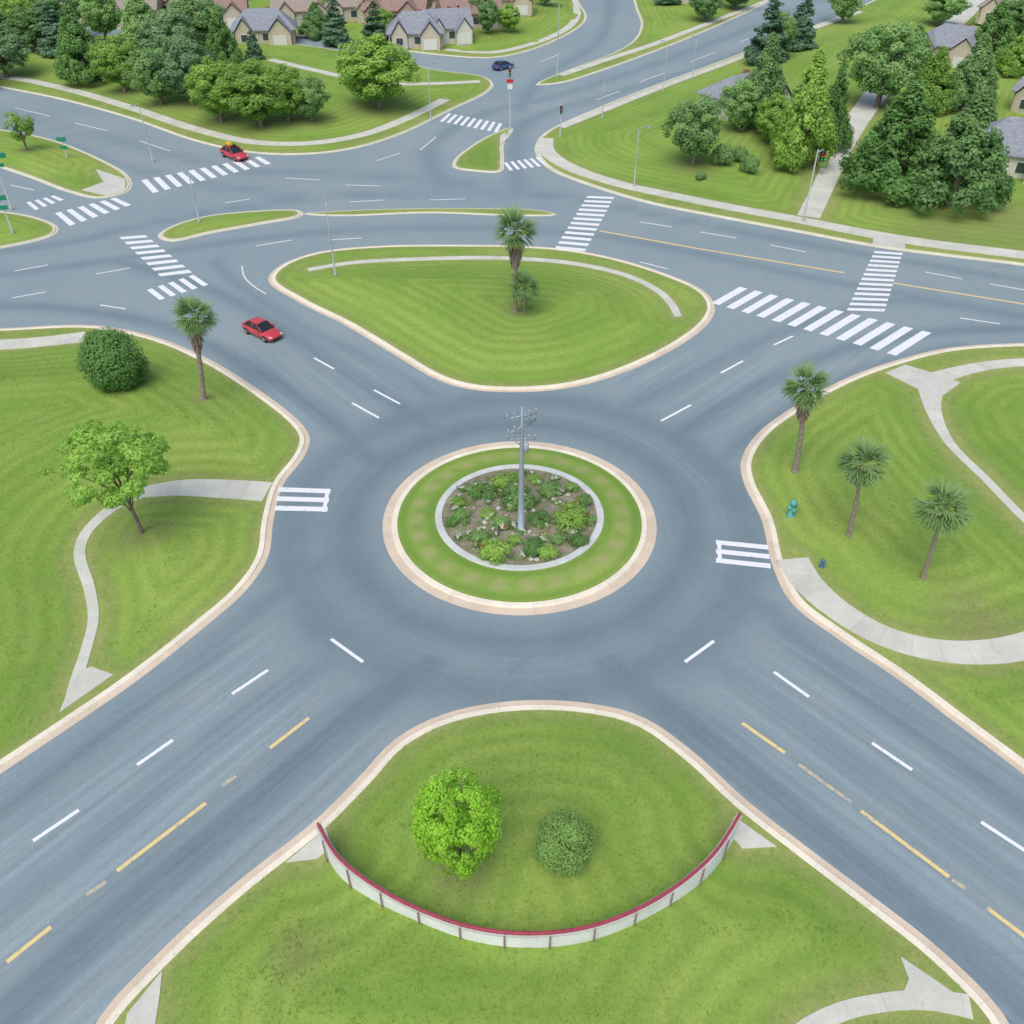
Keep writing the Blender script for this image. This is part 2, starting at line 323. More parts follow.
lawn([(-300,18),(0,22),(150,30),(280,34),(340,40),(400,50),(450,56),(490,58),(520,53),(560,38),(585,20),(577,0),(560,-40),(500,-60),(-300,-60)],1.0,15,5,fk,.3,.3)
lawn([(537,85),(575,68),(610,55),(633,42),(642,25),(636,5),(640,-40),(860,-50),(800,-15),(760,6),(700,33),(650,53),(600,71),(560,83)],.6,10,3,fk,.3,.3)
lawn([(540,140),(553,129),(600,108),(650,88),(720,62),(790,35),(850,12),(890,-10),(920,-60),(1400,-60),(1400,318),(1200,292),(1024,265),(950,256),(880,247),(800,232),(720,217),(650,203),(590,185),(553,170),(538,154)],1.0,14,2.5,fk,.4,.35)
lawn([(511,128),(490,136),(470,148),(456,160),(456,168),(475,171),(498,172),(502,160),(502,145)],.3,4,1.2,fk,.3,.3)
lawn([(160,236),(172,227),(205,217),(250,212),(298,211),(300,216),(260,224),(210,233),(172,241)],.3,3,1.2,fk,.3,.35)
lawn([(305,214),(380,210),(470,209),(540,211),(556,215),(520,216),(430,213),(340,216)],.1,2,1.0,fk,.15,.2)
lawn([(-150,110),(0,130),(50,140),(100,160),(128,178),(125,192),(100,198),(70,192),(30,177),(-20,162),(-150,142)],.4,4,1.4,fk,.3,.35)
lawn([(-100,205),(0,212),(35,218),(56,228),(50,236),(0,248),(-100,262)],.3,3,1.2,fk,.3,.35)
# ---------------------------------------------------------------- ground and road
struct('ground',mesh('ground',[(-3000,-600,-.08),(3000,-600,-.08),(3000,5000,-.08),(-3000,5000,-.08)],[(0,1,2,3)],[M_GRASS],{'edge':[9]*4,'soil':[0]*4}))
C=np.array([G(519.5,516)[0],(G(519,441)[1]+G(519,616)[1])/2])
xs=np.r_[np.linspace(-260,-72,40),np.arange(-70,70.1,.55),np.linspace(72,260,40)]
ys=np.r_[np.arange(6,112,.55),np.linspace(113,440,130)]
X,Y=np.meshgrid(xs,ys); Q=np.stack([X.ravel(),Y.ravel()],1)
wear=np.zeros(len(Q))
LN=[([(-60,850),(100,732),(200,657),(270,600),(320,565)],.65,1.1),([(-60,950),(100,835),(250,712),(345,652)],.45,.9),([(-20,1045),(100,930),(250,805),(345,722),(430,668)],1.0,1.4),
([(1080,850),(930,735),(850,680),(780,622),(730,580)],.65,1.1),([(1080,935),(950,838),(800,722),(700,655)],.45,.9),([(1060,1045),(950,945),(850,860),(740,765),(610,668)],1.0,1.4),
([(-60,305),(60,308),(160,325),(240,362),(320,412),(380,470)],.85,1.1),([(120,262),(200,285),(260,315),(340,368),(430,425)],.8,1.1),([(215,262),(240,285),(300,325),(390,370),(440,400)],.6,.9),
([(620,410),(700,372),(800,325),(900,300),(1024,318)],.6,1.1),([(670,440),(760,385),(860,345),(960,330),(1080,330)],.8,1.1),([(710,470),(770,420),(860,372),(960,345)],.65,1.0),
([(-60,282),(100,262),(230,242),(330,232),(480,228),(600,236),(720,258),(850,285),(1080,325)],.6,1.2),([(-60,258),(60,244),(160,222),(300,200),(450,192),(560,196),(680,220),(800,243),(1080,290)],.6,1.2),
([(-60,100),(100,135),(240,170),(360,175),(470,185)],.5,1.5),([(-60,115),(60,145),(180,180),(300,195)],.5,1.5),([(440,180),(430,150),(480,115),(560,95),(680,55),(820,0)],.6,1.6),([(520,190),(515,150),(530,120),(600,98),(700,68),(860,5)],.6,1.6),([(520,110),(540,80),(600,40),(610,0)],.6,1.6),
([(800,245),(980,275),(1080,300)],.3,1.0)]
for pts,sg,wd in LN:
    c=resample(catmull(GA(pts),False),1.0,False); d=segdist(Q,c[:-1],c[1:]); wear=np.maximum(wear,sg*np.exp(-(d/wd)**2))
r=np.hypot(Q[:,0]-C[0],Q[:,1]-C[1])
ringw=.75*np.exp(-((r-13.2)/1.7)**2)+.7*np.exp(-((r-17.5)/1.9)**2)
wear=np.maximum(wear,ringw); wear=np.clip(wear+.22*(np.clip((26-r)/10,0,1)),0,1)
lat=r.copy(); lon=np.arctan2(Q[:,1]-C[1],Q[:,0]-C[0])*14
strk=.3*np.exp(-((r-15)/4)**2)
for (a,b_,sx,sy,st_) in [((308,718),(8,962),-1,-1,.9),((743,723),(1024,935),1,-1,.8),((378,411),(313,361),-1,1,.6),((676,412),(790,338),1,1,.6)]:
    A=np.array(G(*a));B=np.array(G(*b_)); t=unit(B-A); n=np.array([-t[1],t[0]])
    m=((Q[:,0]-C[0])*sx>0)&((Q[:,1]-C[1])*sy>0)&(r>18)
    lt=(Q-A)@n; lat[m]=lt[m]; lon[m]=((Q-A)@t)[m]
    w=st_*np.clip((r-19.5)/4,0,1)*np.clip((11-np.abs(lt))/2,0,1)
    if sy>0: w*=np.clip((84-Q[:,1])/8,0,1)
    strk[m]=w[m]
nx,ny=len(xs),len(ys); Fq=[(j*nx+i,j*nx+i+1,(j+1)*nx+i+1,(j+1)*nx+i) for j in range(ny-1) for i in range(nx-1)]
struct('road',mesh('road',np.c_[Q,np.zeros(len(Q))],Fq,[M_ASPH],{'wear':wear,'lat':lat,'lon':lon,'streak':strk}))
# ---------------------------------------------------------------- markings
def quads(name,qs,mat,z):
    V=[];Fc=[]
    for q in qs:
        q=ccw(np.array(q)); k=len(V); V+=[(x,y,z) for x,y in q]; Fc.append(tuple(range(k,k+4)))
    struct(name,mesh(name,V,Fc,[mat]))
def crosswalk(a0,a1,b0,b1,n,fill=.55,close=None):
    a0,a1,b0,b1=[np.array(G(*p)) for p in (a0,a1,b0,b1)]; qs=[]
    for i in range(n):
        t0=(i+(1-fill)/2)/n; t1=(i+(1+fill)/2)/n
        qs.append([a0+(a1-a0)*t0,a0+(a1-a0)*t1,b0+(b1-b0)*t1,b0+(b1-b0)*t0])
    quads('crosswalk',qs,M_WHITE,.016)
crosswalk((279,485),(274,513),(331,487),(327,514),3,.5)
crosswalk((716,538),(716,565),(768,543),(771,571),3,.5)
quads('crosswalk_border',[[G(326,489),G(330,489),G(326,512),G(322,512)],[G(717,541),G(721,541),G(722,563),G(718,563)]],M_WHITE,.021)
crosswalk((736,286),(936,334),(708,302),(900,357),12,.52)
crosswalk((875,250),(846,312),(903,252),(884,313),13,.5)
crosswalk((588,195),(554,250),(615,196),(584,253),12,.5)
crosswalk((118,236),(162,278),(144,234),(194,274),8,.5)
crosswalk((144,291),(196,274),(157,301),(211,284),5,.5)
crosswalk((138,181),(262,156),(150,194),(274,163),11,.5)
crosswalk((52,214),(118,197),(67,227),(134,204),6,.5)
crosswalk((24,203),(56,195),(33,211),(66,199),4,.5)
crosswalk((447,113),(504,124),(438,121),(499,133),9,.5)
crosswalk((502,163),(540,157),(508,171),(550,165),6,.5)
def stripe(ps,w):
    p=[np.array(G(*q)) for q in ps]; out=[]
    for a,b_ in zip(p[:-1],p[1:]):
        t=unit(b_-a); n=np.array([-t[1],t[0]])*w/2; out.append([a-n,b_-n,b_+n,a+n])
    return out
W=[]
for a,b_ in [((314,358),(334,369)),((374,390),(400,404)),((352,403),(379,418)),((661,421),(691,405)),((721,373),(743,361)),((774,345),(793,336)),((331,639),(363,662)),((232,694),(268,670)),((137,765),(173,740)),((33,841),(79,810)),
 ((685,662),(714,641)),((774,672),(809,697)),((872,743),(912,770)),((981,822),(1030,854)),((-60,905),(-15,873))]: W+=stripe([a,b_],.24)
for a,b_ in [((12,298),(46,292)),((14,271),(48,265)),((96,274),(130,268)),((256,246),(292,240)),((330,240),(362,238)),((100,305),(126,309)),((376,161),(400,153)),
 ((700,232),(736,238)),((770,245),(806,252)),((925,272),(962,279)),((990,284),(1030,291)),((640,222),(672,227)),((960,318),(1000,324)),((640,262),(668,269)),((15,108),(50,116)),((75,123),(108,131)),((140,141),(170,151)),((10,185),(34,190)),((285,178),(320,180)),((345,185),(380,186)),
 ((596,100),(620,91)),((640,82),(664,73)),((690,62),(716,52)),((740,42),(766,32)),((790,22),(812,13)),((540,62),(560,54)),((420,150),(436,137)),((430,200),(465,199)),((350,202),(385,200)),((500,230),(530,231)),((590,258),(560,256)),((225,203),(250,199))]: W+=stripe([a,b_],.2)
W+=stripe(catmull(np.array([(242.,266.),(244,276),(252,285),(266,294)]),False,5),.15)
quads('lane_marking',W,M_WHITE,.012)
Yw=[]
for a,b_ in [((270,748),(309,718)),((117,871),(206,803)),((7,962),(51,927)),((742,723),(785,753)),((861,811),(949,877)),((987,908),(1040,948))]: Yw+=stripe([a,b_],.24)
Yw+=stripe([(600,231),(700,249),(845,273)],.34)+stripe([(893,283),(1060,310)],.34)
quads('centre_line_marking',Yw,M_YEL,.012)
Wn=[]
for a,b_ in [((798,764),(852,803)),((952,880),(966,889)),((86,895),(106,882)),((222,786),(236,776))]: Wn+=stripe([a,b_],.24)
quads('worn_line_marking',Wn,M_WORN,.012)
# ---------------------------------------------------------------- central island
def ringmesh(prof,mats,midx,name,n=144,attrf=None):
    V=[];Fc=[];mi=[];al=[]
    for rr,z in prof:
        for i in range(n):
            a=2*math.pi*i/n; V.append((C[0]+rr*math.cos(a),C[1]+rr*math.sin(a),z)); al.append(a*10)
    for k in range(len(prof)-1):
        for i in range(n):
            j=(i+1)%n; Fc.append((k*n+i,k*n+j,(k+1)*n+j,(k+1)*n+i)); mi.append(midx[k])
    return struct(name,mesh(name,V,Fc,mats,{'along':al},midx=mi))
ringmesh([(10.55,.008),(9.85,.02),(9.82,.11),(9.78,.13),(9.42,.14),(9.38,.06)],[M_GUT,M_KERB],[0,1,1,1,1],'kerb')
nr_,na=14,288; V=[];E=[];CKs=[];DK=[];Fc=[]
for k in range(nr_+1):
    rr=9.42-(9.42-6.5)*k/nr_
    for i in range(na):
        a=2*math.pi*i/na; V.append((C[0]+rr*math.cos(a),C[1]+rr*math.sin(a),.12+.28*math.sin(math.pi*k/nr_*.5)))
        E.append(min(9.42-rr,2.5)*.6+1)
        CKs.append(min(1,1.6*max(0,1-abs(rr-7.95)/.75))*(.15+.85*(.5+.5*math.sin(a*24))))
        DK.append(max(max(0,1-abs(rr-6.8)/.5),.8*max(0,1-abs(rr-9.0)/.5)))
for k in range(nr_):
    for i in range(na):
        j=(i+1)%na; Fc.append((k*na+i,k*na+j,(k+1)*na+j,(k+1)*na+i))
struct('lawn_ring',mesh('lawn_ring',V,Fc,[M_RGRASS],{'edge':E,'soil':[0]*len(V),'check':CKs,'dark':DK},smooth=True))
ringmesh([(6.52,.2),(6.5,.46),(6.44,.5),(6.0,.5),(5.96,.47),(5.94,.3)],[M_STONE],[0]*5,'planter_kerb')
m,nt,b=newmat('garden_soil',.95,.1); n=noise(nt,1.2,6,.75); n2=noise(nt,9,5,.8)
c=ramp(nt,n,[(.3,(.17,.20,.10)),(.5,(.27,.25,.17)),(.7,(.42,.39,.33))]); c=mix(nt,1,c,ramp(nt,n2,[(.3,.65),(.7,1.35)]),'MULTIPLY'); setin(nt,b.inputs['Base Color'],c); bump(nt,b,n2,.8,.1); M_SOIL=m
def gz(rr): return .4+.25*math.cos(rr/5.97*math.pi/2)
V=[(C[0],C[1],.65)];Fc=[]
for k in range(1,12):
    for i in range(72):
        a=2*math.pi*i/72; rr=5.97*k/11; V.append((C[0]+rr*math.cos(a),C[1]+rr*math.sin(a),gz(rr)+(random.uniform(-.04,.04) if k<11 else 0)))
for i in range(72): Fc.append((0,1+i,1+(i+1)%72))
for k in range(10):
    for i in range(72):
        j=(i+1)%72; Fc.append((1+k*72+i,1+(k+1)*72+i,1+(k+1)*72+j,1+k*72+j))
struct('garden_soil',mesh('garden_soil',V,Fc,[M_SOIL],smooth=True))
# ---------------------------------------------------------------- vegetation meshes
def leaf_cloud(centers,radii,n,leaf,rg,tones,squash=.8,out=1.1,elong=1.3):
    centers=np.array(centers,float);radii=np.array(radii,float)
    w=radii**2; idx=rg.choice(len(centers),n,p=w/w.sum())
    d=unit(rg.normal(size=(n,3))); rr=radii[idx]*(.5+.62*rg.random(n)**.6)
    p=centers[idx]+d*rr[:,None]*np.array([1,1,squash])
    cc=centers.mean(0); od=unit(p-cc)
    nm=unit(d*out*.6+od*out*.6+rg.normal(size=(n,3))*.45+np.array([0,0,.55])); t=unit(np.cross(nm,rg.normal(size=(n,3)))); bt=np.cross(nm,t)
    s=leaf*(.6+.8*rg.random(n))[:,None]
    V=np.stack([p-t*s*elong/2,p-bt*s*.4,p+t*s*elong/2,p+bt*s*.4],1).reshape(-1,3)
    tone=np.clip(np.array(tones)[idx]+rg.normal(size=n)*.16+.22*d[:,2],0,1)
    return V,np.arange(4*n).reshape(-1,4),np.repeat(tone,4)
def tubes(paths,ns=7):
    V=[];Fc=[]
    for pts,rad in paths:
        k0=len(V); pts=[Vector(p) for p in pts]
        for i,(p,r_) in enumerate(zip(pts,rad)):
            t=(pts[min(i+1,len(pts)-1)]-pts[max(i-1,0)]).normalized(); a=t.orthogonal().normalized() if abs(t.z)<.95 else Vector((1,0,0)); a=(a-t*a.dot(t)).normalized(); b_=t.cross(a)
            for k in range(ns):
                an=2*math.pi*k/ns; V.append(tuple(p+(a*math.cos(an)+b_*math.sin(an))*r_))
        for i in range(len(pts)-1):
            for k in range(ns):
                l=(k+1)%ns; Fc.append((k0+i*ns+k,k0+i*ns+l,k0+(i+1)*ns+l,k0+(i+1)*ns+k))
        Fc.append(tuple(k0+(len(pts)-1)*ns+k for k in range(ns))); Fc.append(tuple(k0+k for k in reversed(range(ns))))
    return V,Fc
def broad(seed,mat,n=16000,leaf=.25,ncl=130,rx=3.7,rz=4.5,cz=5.5,clr=(.45,.95),cone=False,trunk=1.0,sq=.85,lmp=1.0):
    rg=np.random.default_rng(seed); cs=[];rs=[];ts=[]
    for i in range(ncl):
        rad=rg.uniform(*clr)
        if cone:
            z=1.2+8.3*rg.random()**1.2; R=rx*max(.05,1-((z-1.)/9.0))**.9; rad*=(.45+.55*R/rx); a=rg.random()*6.28; q=max(0,R-rad*.5)*(rg.uniform(.75,1.08) if i%5 else .3)
            p=np.array([q*math.cos(a),q*math.sin(a),z]); dz=(z-5)/5
        else:
            d=unit(rg.normal(size=3)); k=(.72+.3*rg.random()) if i%6 else .3
            lump=1+lmp*(.12*math.sin(3*math.atan2(d[1],d[0])+seed)+.08*rg.normal())
            hr=max(0,rx-rad*.75)
            p=np.array([d[0]*hr*k*lump*1.05,d[1]*hr*k*lump*1.05,cz+d[2]*(rz-rad*.6)*k]); dz=d[2]
            if p[2]<cz: f_=1-.18*(cz-p[2])/rz; p[0]*=f_;p[1]*=f_
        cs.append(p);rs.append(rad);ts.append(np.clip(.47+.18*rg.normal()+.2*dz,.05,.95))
    V,Fq,t=leaf_cloud(cs,rs,n,leaf,rg,ts,sq)
    crown=mesh('crown',V,Fq,[mat],{'tone':t}); T_=trunk
    ps=[([(0,0,-.6),(.05,.03,.4),(.1,-.05,2),(0,.1,3.6),(.1,0,6),(0,0,8)],[.42*T_,.3*T_,.25*T_,.2*T_,.13*T_,.04])]
    for c in cs[7:19]:
        s=(random.uniform(-.05,.1),0,random.uniform(1.8,4.0)); m_=((s[0]+c[0])*.45,(s[1]+c[1])*.45,(s[2]+c[2])*.5+.3)
        ps.append(([s,m_,tuple(c)],[.12*T_,.08*T_,.03]))
    tv,tf=tubes(ps); return [P('trunk',mesh('trunk',tv,tf,[M_BARK],smooth=True)),P('crown',crown)]
def conifer(seed):
    rg=np.random.default_rng(seed); cs=[];rs=[];ts=[]
    for z in np.linspace(.9,9.4,18):
        R=2.3*(1-z/10.2)**.85; k=max(3,int(R*5))
        for i in range(k):
            a=rg.random()*6.28; q=R*rg.uniform(.5,.95); cs.append((q*math.cos(a),q*math.sin(a),z+rg.normal()*.15-.15*q)); rs.append(.25+.28*R*rg.uniform(.6,1)); ts.append(rg.uniform(.2,.8))
    V,Fq,t=leaf_cloud(cs,rs,9000,.24,rg,ts,.55,.7,2.0); tv,tf=tubes([([(0,0,-.5),(0,0,1.5),(0,0,5),(0,0,9.8)],[.25,.2,.12,.02])])
    return [P('trunk',mesh('trunk',tv,tf,[M_BARK])),P('crown',mesh('crown',V,Fq,[M_CONI],{'tone':t}))]
def bush(seed,mat,n=2500,leaf=.07,ncl=22,low=.15,ball=False):
    rg=np.random.default_rng(seed); cs=[];rs=[];ts=[]
    for i in range(ncl):
        d=unit(rg.normal(size=3)); k=.5+.22*rg.random()
        if ball: cs.append((d[0]*.68,d[1]*.68,.72+d[2]*.58)); rs.append(rg.uniform(.22,.32))
        else:
            d[2]=abs(d[2])*1.3-low; cs.append((d[0]*k,d[1]*k,.5+d[2]*k*.7)); rs.append(rg.uniform(.24,.38))
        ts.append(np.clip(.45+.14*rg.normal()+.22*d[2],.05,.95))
    V,Fq,t=leaf_cloud(cs,rs,n,leaf,rg,ts,.9)
    tv,tf=tubes([([(0,0,-.15),(0,0,.3),(.1,.05,.8)],[.07,.06,.03]),([(0,0,-.1),(.2,.1,.4),(.35,.1,.8)],[.05,.04,.02]),([(0,0,-.1),(-.2,.1,.4),(-.3,-.1,.8)],[.05,.04,.02])],5)
    return [P('trunk',mesh('stem',tv,tf,[M_BARK])),P('crown',mesh('crown',V,Fq,[mat],{'tone':t}))]
def palm(seed,skirt=1.0,nf=54,R=2.2):
    rg=np.random.default_rng(seed); V=[];Fc=[];T=[]
    def blade(p0,d,L,w,droop,tone):
        side=np.cross(d,[0,0,1]); side=side/(np.linalg.norm(side)+1e-6)
        k=len(V); pts=[p0]; dd=d.copy()
        for i in range(3):
            pts.append(pts[-1]+dd*L/3); dd=dd+np.array([0,0,-droop]); dd/=np.linalg.norm(dd)
        ws=[w*.6,w,w*.75,.02]
        for q,ww in zip(pts,ws): V.append(q-side*ww/2); V.append(q+side*ww/2); T.extend([tone,tone])
        for i in range(3): Fc.append((k+2*i,k+2*i+1,k+2*i+3,k+2*i+2))
    c=np.array([0,0,0.0])
    for i in range(nf):
        el=math.asin(rg.uniform(-.62,1)); az=i*2.399+rg.normal()*.1
        d=np.array([math.cos(el)*math.cos(az),math.cos(el)*math.sin(az),math.sin(el)])
        L=R*rg.uniform(.36,.5); hub=c+d*L; side=unit(np.cross(d,[0,0,1.0])+1e-6); upv=np.cross(side,d)
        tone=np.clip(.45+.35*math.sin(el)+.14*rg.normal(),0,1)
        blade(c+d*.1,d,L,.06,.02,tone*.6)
        for a in np.linspace(-.9,.9,9):
            dd=unit(d*math.cos(a)+side*math.sin(a)+upv*rg.normal()*.12)
            blade(hub,dd,R*(.62-.14*abs(a))*rg.uniform(.8,1.15),.13,.16,np.clip(tone+rg.normal()*.14,0,1))
    crown=mesh('crown',V,Fc,[M_PALM],{'tone':T})
    V=[];Fc=[];T=[]
    zs=-3.0*skirt
    for i in range(int(320*max(skirt,.3))):
        z=rg.uniform(zs,-.3); az=rg.random()*6.28; f_=(z-zs)/(-.3-zs); r0=.2
        d=unit(np.array([math.cos(az)*(.3+.8*f_),math.sin(az)*(.3+.8*f_),-1.0])); blade(np.array([r0*math.cos(az),r0*math.sin(az),z]),d,rg.uniform(.6,1.2)*(.6+.7*f_),.2,.25,rg.random())
    sk=mesh('dead_frond_skirt',V,Fc,[M_DEADP],{'tone':T})
    pts=[];rad=[]
    for i in range(29):
        z=-.5+7.4*i/28; pts.append((.06*math.sin(z*.6),.05*math.cos(z*.5)-.05,z)); rad.append((.30 if z<.2 else .21-.008*z)*(1.07 if i%2 else .95))
    tv,tf=tubes([(pts,rad)],9)
    return (mesh('trunk',tv,tf,[M_PBARK]),crown,sk)
CN=dict(cone=True,rx=4.0,clr=(.5,.9),ncl=190,sq=1.15)
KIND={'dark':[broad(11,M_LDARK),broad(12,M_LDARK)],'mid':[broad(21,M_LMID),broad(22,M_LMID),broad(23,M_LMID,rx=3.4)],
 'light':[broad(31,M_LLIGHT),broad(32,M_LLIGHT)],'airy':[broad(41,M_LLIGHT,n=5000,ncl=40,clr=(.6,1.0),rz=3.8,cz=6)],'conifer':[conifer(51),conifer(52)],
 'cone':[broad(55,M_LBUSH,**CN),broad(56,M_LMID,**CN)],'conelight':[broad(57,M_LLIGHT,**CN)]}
KL={'dark':'dark green broadleaf tree standing on mown grass','mid':'full green broadleaf tree on grassy park ground','light':'light green spreading broadleaf tree on the lawn','airy':'young thin-trunked tree on a grass traffic island','conifer':'dark pointed conifer tree near the houses','cone':'broad conical leafy green tree on shaded grass','conelight':'upright light green leafy tree among darker trees'}
HW={'dark':(10,7.4),'mid':(10,7.4),'light':(10,7.4),'airy':(9.8,7.0),'conifer':(10,4.6),'cone':(10,7.4),'conelight':(10,7.4)}
for i,(u,vb,vt,w,k) in enumerate(TL):
    x,y=G(u,vb); z=ground_z(x,y); h=hgt(u,vb,vt); wd=w/ppm(vb)*1.06
    H0,W0=HW[k]; s=wd/W0; sz=max(h*.97/H0,.5*s)
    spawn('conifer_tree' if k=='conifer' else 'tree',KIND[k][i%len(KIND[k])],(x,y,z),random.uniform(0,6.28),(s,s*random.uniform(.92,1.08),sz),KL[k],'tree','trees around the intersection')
def near(parts,u,vb,vt,w,W0,H0,label,name='tree',cat='tree',rz=0,tilt=(0,0)):
    x,y=G(u,vb); z=ground_z(x,y); h=hgt(u,vb,vt,z); s=w/ppm((vb+vt)/2+20)/W0
    spawn(name,parts,(x,y,z),rz,(s,s,h/H0),label,cat,None,tilt)
near(broad(64,M_LFRESH,n=10500,leaf=.2,ncl=80,clr=(.4,.8),rx=3.8,rz=3.0,cz=6.3,trunk=.5,sq=.55,lmp=.8),143,537,428,94,7.2,9.4,'bright green spreading tree with slender trunk beside the curved path',tilt=(0,-.08))
near(broad(62,M_LBRIGHT,n=18000,leaf=.19,ncl=130,clr=(.4,.8),rz=4.2,cz=5.4,trunk=.8,lmp=.6),461,882,790,84,7.4,9.6,'bright lime green leafy tree inside the curved wall')
x,y=G(563,864); spawn('shrub',bush(71,M_LSOFT,20000,.045,70,.5,True),(x,y,ground_z(x,y)-.05),0,(1.75,1.75,1.9),'rounded soft green shrub on the lawn inside the wall','shrub')
x,y=G(123,393); spawn('shrub',bush(72,M_LBUSH,24000,.05,90,.45,True),(x,y,ground_z(x,y)-.2),1,(3.25,3.25,3.7),'large round green clipped bush on the lawn','shrub')
KB=bush(73,M_LMID,4000,.09,22,.4)
for u,v,r_ in [(720,172,2.1),(748,177,1.8),(700,183,.9),(1000,200,1.5),(738,168,1.6)]:
    x,y=G(u,v); spawn('shrub',KB,(x,y,ground_z(x,y)),r_,(r_,r_,r_*1.2),'round green shrub on the roadside grass','shrub','roadside shrubs')
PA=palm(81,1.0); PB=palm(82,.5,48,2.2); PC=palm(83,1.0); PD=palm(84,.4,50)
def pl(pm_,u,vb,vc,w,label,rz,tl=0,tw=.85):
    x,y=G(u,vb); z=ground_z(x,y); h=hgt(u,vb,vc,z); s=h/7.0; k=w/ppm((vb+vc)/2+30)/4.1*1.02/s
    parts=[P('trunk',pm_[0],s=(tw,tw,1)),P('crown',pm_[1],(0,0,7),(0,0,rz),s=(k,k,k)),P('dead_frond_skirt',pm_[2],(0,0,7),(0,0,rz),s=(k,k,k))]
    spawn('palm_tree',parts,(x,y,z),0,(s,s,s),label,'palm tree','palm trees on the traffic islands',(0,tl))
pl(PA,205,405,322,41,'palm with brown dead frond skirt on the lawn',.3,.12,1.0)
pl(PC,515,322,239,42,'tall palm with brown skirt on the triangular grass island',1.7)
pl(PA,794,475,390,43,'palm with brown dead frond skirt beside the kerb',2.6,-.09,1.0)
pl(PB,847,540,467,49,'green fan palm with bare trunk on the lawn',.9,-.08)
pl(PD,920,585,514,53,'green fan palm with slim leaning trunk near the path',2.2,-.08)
pl(PB,524,324,297,34,'short young palm growing at the foot of a taller palm',4.)
# garden planting
SH=[bush(91,M_SHR,2600,.085,16,.4),bush(92,M_LLIGHT,2600,.085,16,.4),bush(93,M_LBUSH,2600,.085,16,.4)]
for u,v,r_,k in [(497,560,1.5,1),(570,526,1.7,1),(484,500,1.3,2),(520,506,1.75,2),(550,496,1.2,0),(531,553,1.2,0),(464,522,1.,0),(502,489,1.0,1),(548,560,1.0,1),(586,508,.95,0),(458,508,.8,1),(540,526,1.1,2),(478,545,1.0,0),(579,545,.9,2),(500,530,.9,0),(512,484,.8,1),(570,494,.8,0),(470,496,.75,0),(592,526,.65,0),(535,486,.75,1),(452,526,.7,2),(487,520,.8,1),(558,544,.8,0),(515,546,.7,1)]:
    x,y=G(u,v-4,.5); spawn('shrub',SH[k],(x,y,.42),random.random()*6,(r_,r_,r_*.75),['grey-green','bright green','dark green'][k]+' shrub planted in the roundabout garden bed','shrub','garden bed shrubs')
def flower(col,nm):
    rg=np.random.default_rng(5); V,Fq,t=leaf_cloud([(0,0,.12),(.1,0,.15),(-.1,.05,.15)],[.2,.15,.15],90,.1,rg,[.5]*3,.6)
    V2,F2,t2=leaf_cloud([(0,0,.25),(.1,.08,.24),(-.12,0,.24)],[.14,.1,.1],26,.08,rg,[.5]*3,.5)
    return [P('foliage',mesh('foliage',V,Fq,[M_SHR],{'tone':t})),P('blossom',mesh('blossom',V2,F2,[simple(nm,col,.2,20)]))]
FL=[flower((.7,.68,.6),'white_petals'),flower((.42,.14,.08),'red_petals'),flower((.45,.38,.14),'yellow_petals'),flower((.38,.2,.3),'pink_petals')]
FN=['white','red','yellow','pink']
for i in range(95):
    a=random.random()*6.28; rr=5.6*math.sqrt(random.random()); k=random.choice([0,0,0,0,0,1,2,3]); s=random.uniform(.8,1.6)
    spawn('flowering_plant',FL[k],(C[0]+rr*math.cos(a),C[1]+rr*math.sin(a),gz(rr)),a,(s,s,s),'small %s flowering plant in the garden bed'%FN[k],'flower','garden bed flowers')
rg=np.random.default_rng(9); cs=[];ts=[];rs=[]
for i in range(105):
    a=rg.random()*6.28; rr=5.7*math.sqrt(rg.random()); cs.append((C[0]+rr*math.cos(a),C[1]+rr*math.sin(a),gz(rr)+.03)); rs.append(rg.uniform(.12,.38)); ts.append(rg.random())
V,Fq,t=leaf_cloud(cs,rs,5500,.075,rg,ts,.3); struct('ground_cover',mesh('ground_cover',V,Fq,[M_SHR],{'tone':t}),'stuff')
M_ROCK=simple('rock',(.54,.52,.48),.25,4,.9)
def rock(seed):
    bm=bmesh.new(); bmesh.ops.create_icosphere(bm,subdivisions=2,radius=1); rg=random.Random(seed)
    for v in bm.verts: v.co*=rg.uniform(.8,1.15); v.co.z*=.6
    me=bpy.data.meshes.new('rock'); bm.to_mesh(me); bm.free(); me.materials.append(M_ROCK); return me
RK=[rock(1),rock(2),rock(3)]
for i in range(60):
    a=random.random()*6.28; rr=5.6*math.sqrt(random.random()); s=random.uniform(.07,.2)
    o=bpy.data.objects.new('garden_stone',RK[i%3]); COL.objects.link(o); o.location=(C[0]+rr*math.cos(a),C[1]+rr*math.sin(a),gz(rr)+.02); o.scale=(s,s*1.2,s); o.rotation_euler=(0,0,a*3)
    o['label']='pale rough stone lying in the garden bed'; o['category']='stone'; o['group']='garden bed stones'
